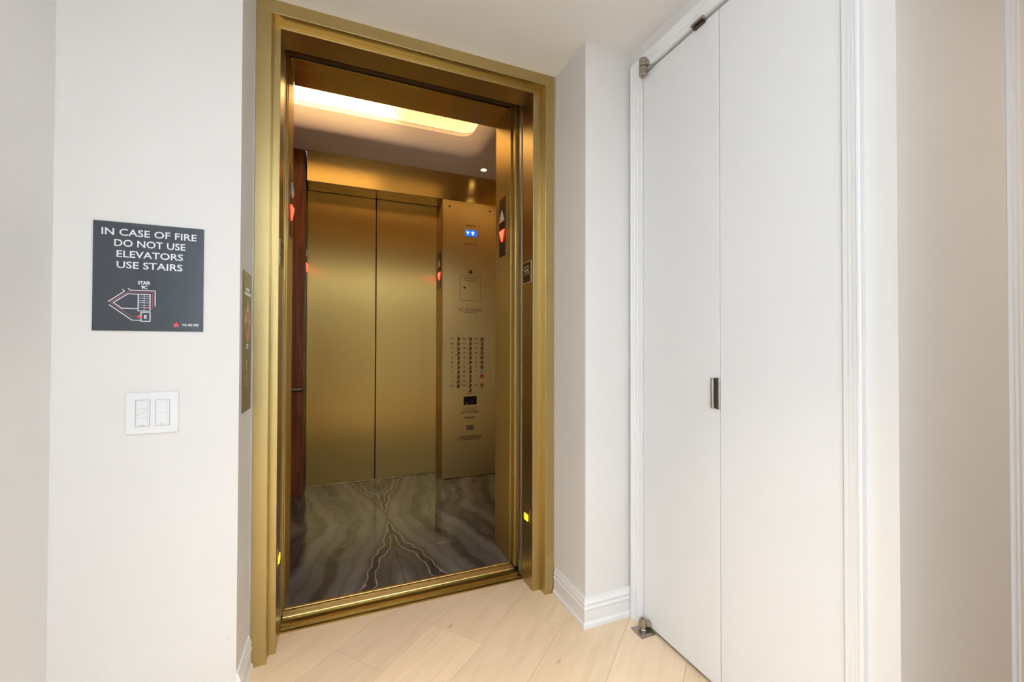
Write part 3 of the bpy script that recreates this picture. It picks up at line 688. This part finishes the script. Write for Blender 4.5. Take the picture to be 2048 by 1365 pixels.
# ------------------------------------------------------------------ lanterns, plates, lamps on the jambs
def lantern(fn, a0, a1, mat_dn, lab, ref):
    """a0..a1: extent to the viewer's right"""
    ac = (a0+a1)/2; p0 = fn(ac, 1.667, 0)
    t = thing('direction_lantern', lab, 'lantern', p0, 'up and down lanterns in the cab jambs')
    v, f = prism([(a0, 1.667), (a1, 1.667), (a1, 1.994), (a0, 1.994)], fn, 0.0002, 0.0035); link('plate', v, f, 'lanternplate', t)
    hw = (a1-a0)*0.42
    def gem(pts, b_mid, mat, nm):
        # three-sided faceted lens
        V = [fn(a, b, 0.003) for a, b in pts] + [fn(a, b, 0.008) for a, b in pts] + [fn(ac, b_mid, 0.017)]
        F = [(0, 1, 4, 3), (1, 2, 5, 4), (2, 0, 3, 5), (3, 4, 6), (4, 5, 6), (5, 3, 6), (0, 2, 1)]
        o = link(nm, V, F, mat, t)
        if mat == 'redlamp':
            o.data.materials.append(M['redcore'])
            for p in o.data.polygons:
                if len(p.vertices) == 3 and max((o.data.vertices[q].co - o.data.vertices[6].co).length for q in p.vertices) > 0 and 6 in p.vertices: p.material_index = 1
        return o
    gem([(ac-hw, 1.861), (ac+hw, 1.861), (ac, 1.926)], 1.872, 'greylamp', 'up_arrow')
    gem([(ac-hw, 1.811), (ac, 1.746), (ac+hw, 1.811)], 1.800, mat_dn, 'down_arrow')
    return t
lantern(planeXm(OR_+0.0015), -2.262, -2.174, 'redlamp', 'direction lantern with lit red down arrow on the near right return panel', 0)
lantern(planeXp(OL-0.0015), 2.174, 2.262, 'redlamp', 'direction lantern with lit red down arrow on the near left return panel', 0)
lantern(planeXm(0.831), -3.783, -3.661, 'redlamp', 'direction lantern with lit red down arrow beside the control panel', 0)
lantern(planeXp(-0.2445), 3.661, 3.783, 'redlamp', 'direction lantern with lit red down arrow at the mahogany panel edge', 0)

def floorplate(fn, a0, a1, lab):
    t = thing('floor_number_plate', lab, 'number plate', fn((a0+a1)/2, 1.468, 0), 'floor number plates on the elevator jambs')
    v, f = prism([(a0, 1.467), (a1, 1.467), (a1, 1.5695), (a0, 1.5695)], fn, 0.0002, 0.0020); link('rim', v, f, 'goldtxt', t)
    w_ = a1-a0
    v, f = prism([(a0+.005, 1.4705), (a1-.005, 1.4705), (a1-.005, 1.566), (a0+.005, 1.566)], fn, 0.001, 0.0026); link('plate', v, f, 'black', t)
    letter('9', fn, a0+0.12*w_, a0+0.43*w_, 1.505, 1.553, 'goldtxt', t, 'numeral', 0.0032)
    letter('R', fn, a0+0.52*w_, a0+0.86*w_, 1.505, 1.553, 'goldtxt', t, 'numeral', 0.0032)
    out = []
    for k_ in range(6):
        aa = a0+w_*(0.30+0.08*k_); out.append(lathe([(0.0012, 0), (0.0008, 0.0008)], fn(aa, 1.486-0.004*(k_ % 2), 0.0024), Vector(fn(0, 0, 1))-Vector(fn(0, 0, 0)), 8))
    v, f = merge(*out); link('braille_dots', v, f, 'bronze', t)
floorplate(planeXm(OR_), -1.927, -1.829, 'black floor plate reading 9R on the right jamb')
floorplate(planeXp(OL), 1.829, 1.927, 'black floor plate on the left jamb seen nearly edge-on')
def jamblamp(fn, a0, a1, lab):
    t = thing('jamb_lamp', lab, 'indicator lamp', fn((a0+a1)/2, 0.305, 0))
    v, f = prism([(a0, 0.305), (a1, 0.305), (a1, 0.374), (a0, 0.374)], fn, 0.0002, 0.0018); link('plate', v, f, 'frame', t)
    c = (a0+a1)/2
    pts = [(c-0.022, 0.313), (c-0.017, 0.310), (c+0.017, 0.310), (c+0.022, 0.313), (c+0.022, 0.338), (c+0.017, 0.341), (c-0.017, 0.341), (c-0.022, 0.338)]
    v, f = prism(pts, fn, 0.001, 0.004); link('lens', v, f, 'yellow', t)
jamblamp(planeXm(OR_), -1.918, -1.840, 'small lit yellow lamp low on the right jamb of the elevator')
jamblamp(planeXp(OL), 1.840, 1.918, 'small lit yellow lamp low on the left jamb of the elevator')

# ------------------------------------------------------------------ control panel
cp_ = thing('control_panel', 'tall brushed brass elevator control panel with three columns of round buttons', 'control panel', (1.08, YB, 0.004))
fnC = planeY(YB)
box('faceplate', 0.8315, CX1-0.012, YB, YB+0.006, 0.004, 2.4355, 'brassp', cp_, bev=0.0012)
cols = [0.971, 1.081, 1.191]; rows = [1.217-0.0412*i for i in range(12)]
LAB = [['PH', '10R', '9', '7R', '6', '4R', '3', '*', 'H', '2', 'P3R'], ['PHR', '11', '9R', '8', '6R', '5', '3R', 'M', '1R', '2R', 'P2R', 'L'], ['PHU', '11R', '10', '8R', '7', '5R', '4', 'A', '*', None, '*G']]
bv_, bf_ = lathe([(0.0172, 0.0), (0.0172, 0.004), (0.0160, 0.0052), (0.0148, 0.0052)], (0, 0, 0), (0, -1, 0), 20)
cv_, cf_ = lathe([(0.0148, 0.0), (0.0142, 0.0062), (0.0110, 0.0072), (0.0085, 0.0060), (0.0010, 0.0048)], (0, 0, 0), (0, -1, 0), 20)
def mk(name, V, F, mat):
    me = bpy.data.meshes.new(name); me.from_pydata(V, [], F)
    bm = bmesh.new(); bm.from_mesh(me); bmesh.ops.recalc_face_normals(bm, faces=bm.faces); bm.to_mesh(me); bm.free()
    me.materials.append(M[mat]); return me
ring_me = mk('button_ring', bv_, bf_, 'buttonring'); cap_me = {k_: mk('button', cv_, cf_, k_) for k_ in ('button', 'redbtn', 'greybtn')}
for ci, colr in enumerate(LAB):
    for ri, s in enumerate(colr):
        if s is None: continue
        x = cols[ci]; z = rows[ri]
        kind = 'button'
        if ci == 2 and ri == 7: kind = 'greybtn'
        if ci == 2 and ri == 8: kind = 'redbtn'
        b = bpy.data.objects.new('button', cap_me[kind]); C.objects.link(b); b.parent = cp_; b.location = Vector((x, YB, z))-Vector(cp_['_o'])
        if kind == 'redbtn': b['label'] = 'red button'
        rgn = bpy.data.objects.new('button_ring', ring_me); C.objects.link(rgn); rgn.parent = b
        # marking to the left of the button
        wd = 0.0115*len(s) if s not in ('1R', 'M') else 0.018
        hh = 0.0085
        if s == '*':
            pts = [(x-0.055+0.008*(1 if k_ % 2 == 0 else 0.45)*math.sin(k_*math.pi/5), z+0.003+0.008*(1 if k_ % 2 == 0 else 0.45)*math.cos(k_*math.pi/5)) for k_ in range(10)][::-1]
            v, f = prism(pts, fnC, 0.0, 0.0012); link('button_marking', v, f, 'ink', cp_)
        else:
            letter(s.replace('*', ''), fnC, x-0.054-wd/2, x-0.054+wd/2, z+0.003-hh, z+0.003+hh, 'ink', cp_, 'button_marking', 0.0007, 0.02)
# display
dp = box('display', 1.0250, 1.1430, YB-0.0040, YB+0.002, 2.1275, 2.1945, 'screenrim', cp_, bev=0.001); dp['label'] = 'lit blue floor display'
box('screen', 1.0315, 1.1350, YB-0.0050, YB-0.0035, 2.1335, 2.1885, 'screen', dp)
v, f = prism([(1.0400, 2.1765), (1.0535, 2.1440), (1.0700, 2.1765), (1.0545, 2.1690)], fnC, 0.005, 0.0060); link('arrow_glyph', v, f, 'screentxt', dp)
letter('9', fnC, 1.0870, 1.1130, 2.1435, 2.1770, 'screentxt', dp, 'numeral', 0.0060, 0.02)
finetype(fnC, 1.039, 1.131, [(2.223, 0, 1)], 0.011, 'inkpale', cp_, 3)
finetype(fnC, 1.026, 1.137, [(2.066, 0, 0.98), (2.055, 0, 1)], 0.006, 'inkpale', cp_, 4)
# firefighter door
kn = lathe([(0.0165, 0.0), (0.0165, 0.003), (0.013, 0.005), (0.0125, 0.003), (0.002, 0.003)], (1.082, YB, 1.8165), (0, -1, 0), 20)
link('key_switch', kn[0], kn[1], 'bronze', cp_)
fd = box('service_door', 0.9930, 1.1730, YB-0.0012, YB+0.003, 1.5620, 1.7815, 'brassp', cp_, bev=0.0006)
v, f = stroke([(0.9915, 1.7830), (1.1745, 1.7830), (1.1745, 1.5600), (0.9915, 1.5600), (0.9915, 1.7830)], 0.0022, fnC, 0, 0.0004); link('door_gap', v, f, 'ink', fd)
letter('FIREFIGHTERS\'', fnC, 1.018, 1.147, 1.752, 1.768, 'inkpale', fd, 'lettering', 0.0018)
letter('OPERATION', fnC, 1.033, 1.135, 1.728, 1.744, 'inkpale', fd, 'lettering', 0.0018)
kn = lathe([(0.010, 0.0), (0.010, 0.0028), (0.007, 0.0034)], (1.026, YB, 1.673), (0, -1, 0), 16); link('lock', kn[0], kn[1], 'buttonring', fd)
letter('NO SMOKING', fnC, 0.976, 1.188, 1.462, 1.493, 'inkpale', cp_, 'lettering', 0.0007)
finetype(fnC, 1.022, 1.144, [(1.450, 0, 1)], 0.006, 'inkpale', cp_, 5)
# speaker window and small print
finetype(fnC, 1.040, 1.115, [(0.736, 0, 1)], 0.005, 'inkpale', cp_, 6)
cw = box('camera_window', 1.0230, 1.1430, YB-0.0016, YB+0.003, 0.6360, 0.7100, 'black', cp_, bev=0.0008)
for lx, lz in ((1.055, 0.6495), (1.100, 0.6640)):
    v, f = lathe([(0.0045, 0), (0.003, 0.001)], (lx, YB-0.0016, lz), (0, -1, 0), 10); link('indicator_dot', v, f, 'greylamp', cw)
letter('WARNING', fnC, 1.018, 1.143, 0.590, 0.613, 'inkpale', cp_, 'lettering', 0.0007)
finetype(fnC, 0.992, 1.168, [(0.580, .08, .92), (0.571, .04, .97), (0.562, 0, 1)], 0.0055, 'inkpale', cp_, 8)
finetype(fnC, 1.027, 1.136, [(0.524, 0, 1), (0.515, .15, .85)], 0.006, 'ink', cp_, 9)
box('speaker_pad', 1.0500, 1.1150, YB-0.0010, YB+0.003, 0.4130, 0.4570, 'greypad', cp_, bev=0.0008)
finetype(fnC, 0.963, 1.200, [(0.357, .14, .97), (0.347, .10, .95), (0.337, 0, 1), (0.327, .08, .86)], 0.006, 'inkpale', cp_, 10)
for sx in (0.889, 1.261):
    kn = lathe([(0.008, 0), (0.008, 0.002), (0.004, 0.003)], (sx, YB, 2.380), (0, -1, 0), 12); link('screw', kn[0], kn[1], 'buttonring', cp_)

# ------------------------------------------------------------------ call plate on the return wall
cl = thing('call_plate', 'tall dark bronze fire service plate with orange emblem left of the elevator', 'call plate', (XR, 1.68, 0.936))
fnL = planeXp(XR)
A0, A1 = 1.6080, 1.7420
v, f = prism([(A0, 0.936), (A1, 0.936), (A1, 1.406), (A0, 1.406)], fnL, 0.0003, 0.0040); pl = link('plate', v, f, 'bronzeplate', cl)
fnP = planeXp(XR+0.0040)
ac = 1.672
finetype(fnP, ac-0.030, ac+0.030, [(1.343, 0, 1)], 0.010, 'white', cl, 11)
finetype(fnP, ac-0.050, ac+0.050, [(1.328, 0, 1)], 0.010, 'white', cl, 12)
def kite(pts): return stroke(pts+[pts[0]], 0.0045, fnP, 0, 0.0006)
v, f = merge(prism([(ac-0.011, 1.299), (ac+0.011, 1.299), (ac, 1.320)], fnP, 0, 0.0006), stroke([(ac-0.0, 1.318), (ac-0.020, 1.272), (ac, 1.235), (ac+0.020, 1.272), (ac, 1.318)], 0.003, fnP, 0, 0.0005),
             prism([(ac-0.004, 1.262), (ac, 1.225), (ac+0.004, 1.262)], fnP, 0, 0.0006))
link('emblem', v, f, 'orange', cl)
for s_ in (-1, 1):
    c0 = ac+s_*0.034
    v, f = merge(prism([(c0-0.008, 1.261), (c0+0.008, 1.261), (c0+s_*0.002, 1.283)], fnP, 0, 0.0006), stroke([(c0+s_*0.012, 1.232), (ac+s_*0.004, 1.174)], 0.0075, fnP, 0, 0.0006), stroke([(c0-s_*0.014, 1.240), (ac+s_*0.002, 1.186)], 0.0030, fnP, 0, 0.0006))
    link('emblem', v, f, 'orange', cl)
for ia, ib in ((ac, 1.282), (ac-0.034, 1.246), (ac+0.034, 1.246)):
    o_, d_ = fnP(ia, ib, 0), (1, 0, 0)
    v, f = lathe([(0.0175, 0), (0.0170, 0.0008)], o_, d_, 24); rg = link('icon_ring', v, f, 'orange', cl)
    v, f = lathe([(0.0148, 0.0006), (0.0148, 0.0010)], o_, d_, 24); link('icon_field', v, f, 'black', rg)
    v, f = merge(prism([(ia-0.006, ib-0.010), (ia+0.006, ib-0.010), (ia+0.005, ib+0.003), (ia-0.005, ib+0.003)], fnP, 0.0009, 0.0014), lathe([(0.0042, 0.0009), (0.0040, 0.0014)], fnP(ia, ib+0.0075, 0), d_, 12))
    link('icon', v, f, 'white', rg)
finetype(fnP, ac-0.012, ac+0.014, [(1.157, 0, 1), (1.148, 0, 1)], 0.007, 'white', cl, 13)
for zc in (1.092, 1.040):
    ov = [(ac-0.003+0.013*math.cos(R(q)), zc+0.0175*math.sin(R(q))) for q in range(0, 360, 20)]
    v, f = prism(ov, fnP, 0, 0.0012); kk = link('key_cover', v, f, 'goldtxt', cl)
    ov = [(ac-0.003+0.0105*math.cos(R(q)), zc+0.0155*math.sin(R(q))) for q in range(0, 360, 20)]
    v, f = prism(ov, fnP, 0.0010, 0.0016); link('key_slot', v, f, 'bronzeplate', kk)

# ------------------------------------------------------------------ fire sign
sg = thing('fire_sign', 'dark slate fire sign telling people to use the stairs', 'sign', (-0.520, YS, 1.200))
box('board', -0.6515, -0.3880, YS-0.0045, YS-0.0003, 1.2005, 1.5175, 'sign', sg, bev=0.0006)
fnS = planeY(YS-0.0045)
letter('IN CASE OF FIRE', fnS, -0.6325, -0.4060, 1.4780, 1.4985, 'white', sg, weight=0.012)
letter('DO NOT USE', fnS, -0.6035, -0.4340, 1.4465, 1.4670, 'white', sg, weight=0.012)
letter('ELEVATORS', fnS, -0.5980, -0.4400, 1.4150, 1.4350, 'white', sg, weight=0.012)
letter('USE STAIRS', fnS, -0.5975, -0.4410, 1.3830, 1.4035, 'white', sg, weight=0.012)
letter('STAIR', fnS, -0.5480, -0.5180, 1.3375, 1.3480, 'white', sg, weight=0.03)
letter('9C', fnS, -0.5400, -0.5255, 1.3240, 1.3350, 'white', sg, weight=0.03)
letter('YOU ARE HERE', fnS, -0.4410, -0.3990, 1.2165, 1.2240, 'white', sg, weight=0.02)
letter('E', fnS, -0.5325, -0.5260, 1.2370, 1.2470, 'white', sg, weight=0.03)
W_ = [[(-0.583, 1.321), (-0.579, 1.316), (-0.615, 1.285)], [(-0.571, 1.325), (-0.566, 1.320), (-0.507, 1.3205), (-0.507, 1.275)],
      [(-0.547, 1.3085), (-0.571, 1.3090), (-0.604, 1.282), (-0.585, 1.266), (-0.547, 1.266)], [(-0.547, 1.309), (-0.519, 1.309), (-0.519, 1.2595), (-0.547, 1.2595), (-0.547, 1.309)],
      [(-0.540, 1.2555), (-0.5185, 1.2555), (-0.5185, 1.229), (-0.540, 1.229), (-0.540, 1.2555)], [(-0.613, 1.275), (-0.561, 1.232), (-0.540, 1.232)]]
v, f = merge(*[stroke(p, 0.0021, fnS, 0, 0.0006) for p in W_]); link('floor_plan', v, f, 'white', sg)
T_ = [[(-0.5330, 1.309), (-0.5330, 1.2595)]] + [[(-0.547, z), (-0.519, z)] for z in (1.3035, 1.297, 1.290, 1.284, 1.277, 1.270)]
v, f = merge(*[stroke(p, 0.0009, fnS, 0, 0.0005) for p in T_]); link('stair_treads', v, f, 'white', sg)
v, f = stroke([(-0.533, 1.268), (-0.5135, 1.268), (-0.5130, 1.3155), (-0.571, 1.3150), (-0.6115, 1.2825), (-0.561, 1.242), (-0.545, 1.242)], 0.0014, fnS, 0, 0.0005); link('escape_route', v, f, 'darkred', sg)
def star(cx, cy, r_): return [(cx+r_*(1 if k_ % 2 == 0 else 0.40)*math.sin(k_*math.pi/5), cy+r_*(1 if k_ % 2 == 0 else 0.40)*math.cos(k_*math.pi/5)) for k_ in range(10)][::-1]
v, f = prism(star(-0.4550, 1.2195, 0.0098), fnS, 0, 0.0007); link('star', v, f, 'red', sg)
v, f = prism(star(-0.5430, 1.2425, 0.0072), fnS, 0, 0.0009); link('star', v, f, 'red', sg)

# ------------------------------------------------------------------ light switches
sw = thing('light_switch', 'white two-gang dimmer switch plate below the fire sign', 'light switch', (-0.510, YS, 0.896))
box('wall_plate', -0.5730, -0.4470, YS-0.0065, YS-0.0003, 0.8960, 1.0190, 'plastic', sw, bev=0.0022)
fnW = planeY(YS-0.0065)
for x0, kinds in ((-0.5495, 3), (-0.5020, 2)):
    x1 = x0+0.0340; z0, z1 = 0.9185, 0.9965
    v, f = stroke([(x0, z0), (x1, z0), (x1, z1), (x0, z1), (x0, z0)], 0.0010, fnW, 0, 0.0003); gp = link('insert_gap', v, f, 'steel', sw)
    ins = box('switch_insert', x0+0.0008, x1-0.0008, YS-0.0082, YS-0.006, z0+0.0008, z1-0.0008, 'plastic', sw, bev=0.0008)
    sp = [0.945, 0.972] if kinds == 3 else [0.958]
    edges = [z0+0.003]+sp+[z1-0.003]
    for a, b in zip(edges[:-1], edges[1:]):
        box('switch_button', x0+0.0035, x1-0.0055, YS-0.0100, YS-0.0078, a+0.0007, b-0.0007, 'plastic', ins, bev=0.0007)
    if kinds == 3:
        v, f = stroke([(x0+0.0035, 0.952), (x1-0.0055, 0.9665)], 0.0006, planeY(YS-0.0100), 0, 0.0003); link('rocker_crease', v, f, 'steel', ins)
    v, f = prism([(x0+0.012, 0.9225), (x0+0.020, 0.9225), (x0+0.020, 0.9240), (x0+0.012, 0.9240)], planeY(YS-0.0100), 0, 0.0003); link('maker_mark', v, f, 'steel', ins)
# small scuff on the sign wall near the corner
v, f = merge(prism([(-0.3150, 0.236), (-0.3120, 0.235), (-0.3105, 0.238), (-0.3135, 0.240)], planeY(YS), 0, 0.0003), prism([(-0.3210, 0.241), (-0.3190, 0.2405), (-0.3180, 0.2425)], planeY(YS), 0, 0.0003))
tag(link('wall_scuff', v, f, 'greylamp'), 'small grey scuff low on the wall near the corner', 'scuff')

for o in bpy.data.objects:
    if '_o' in o.keys(): del o['_o']
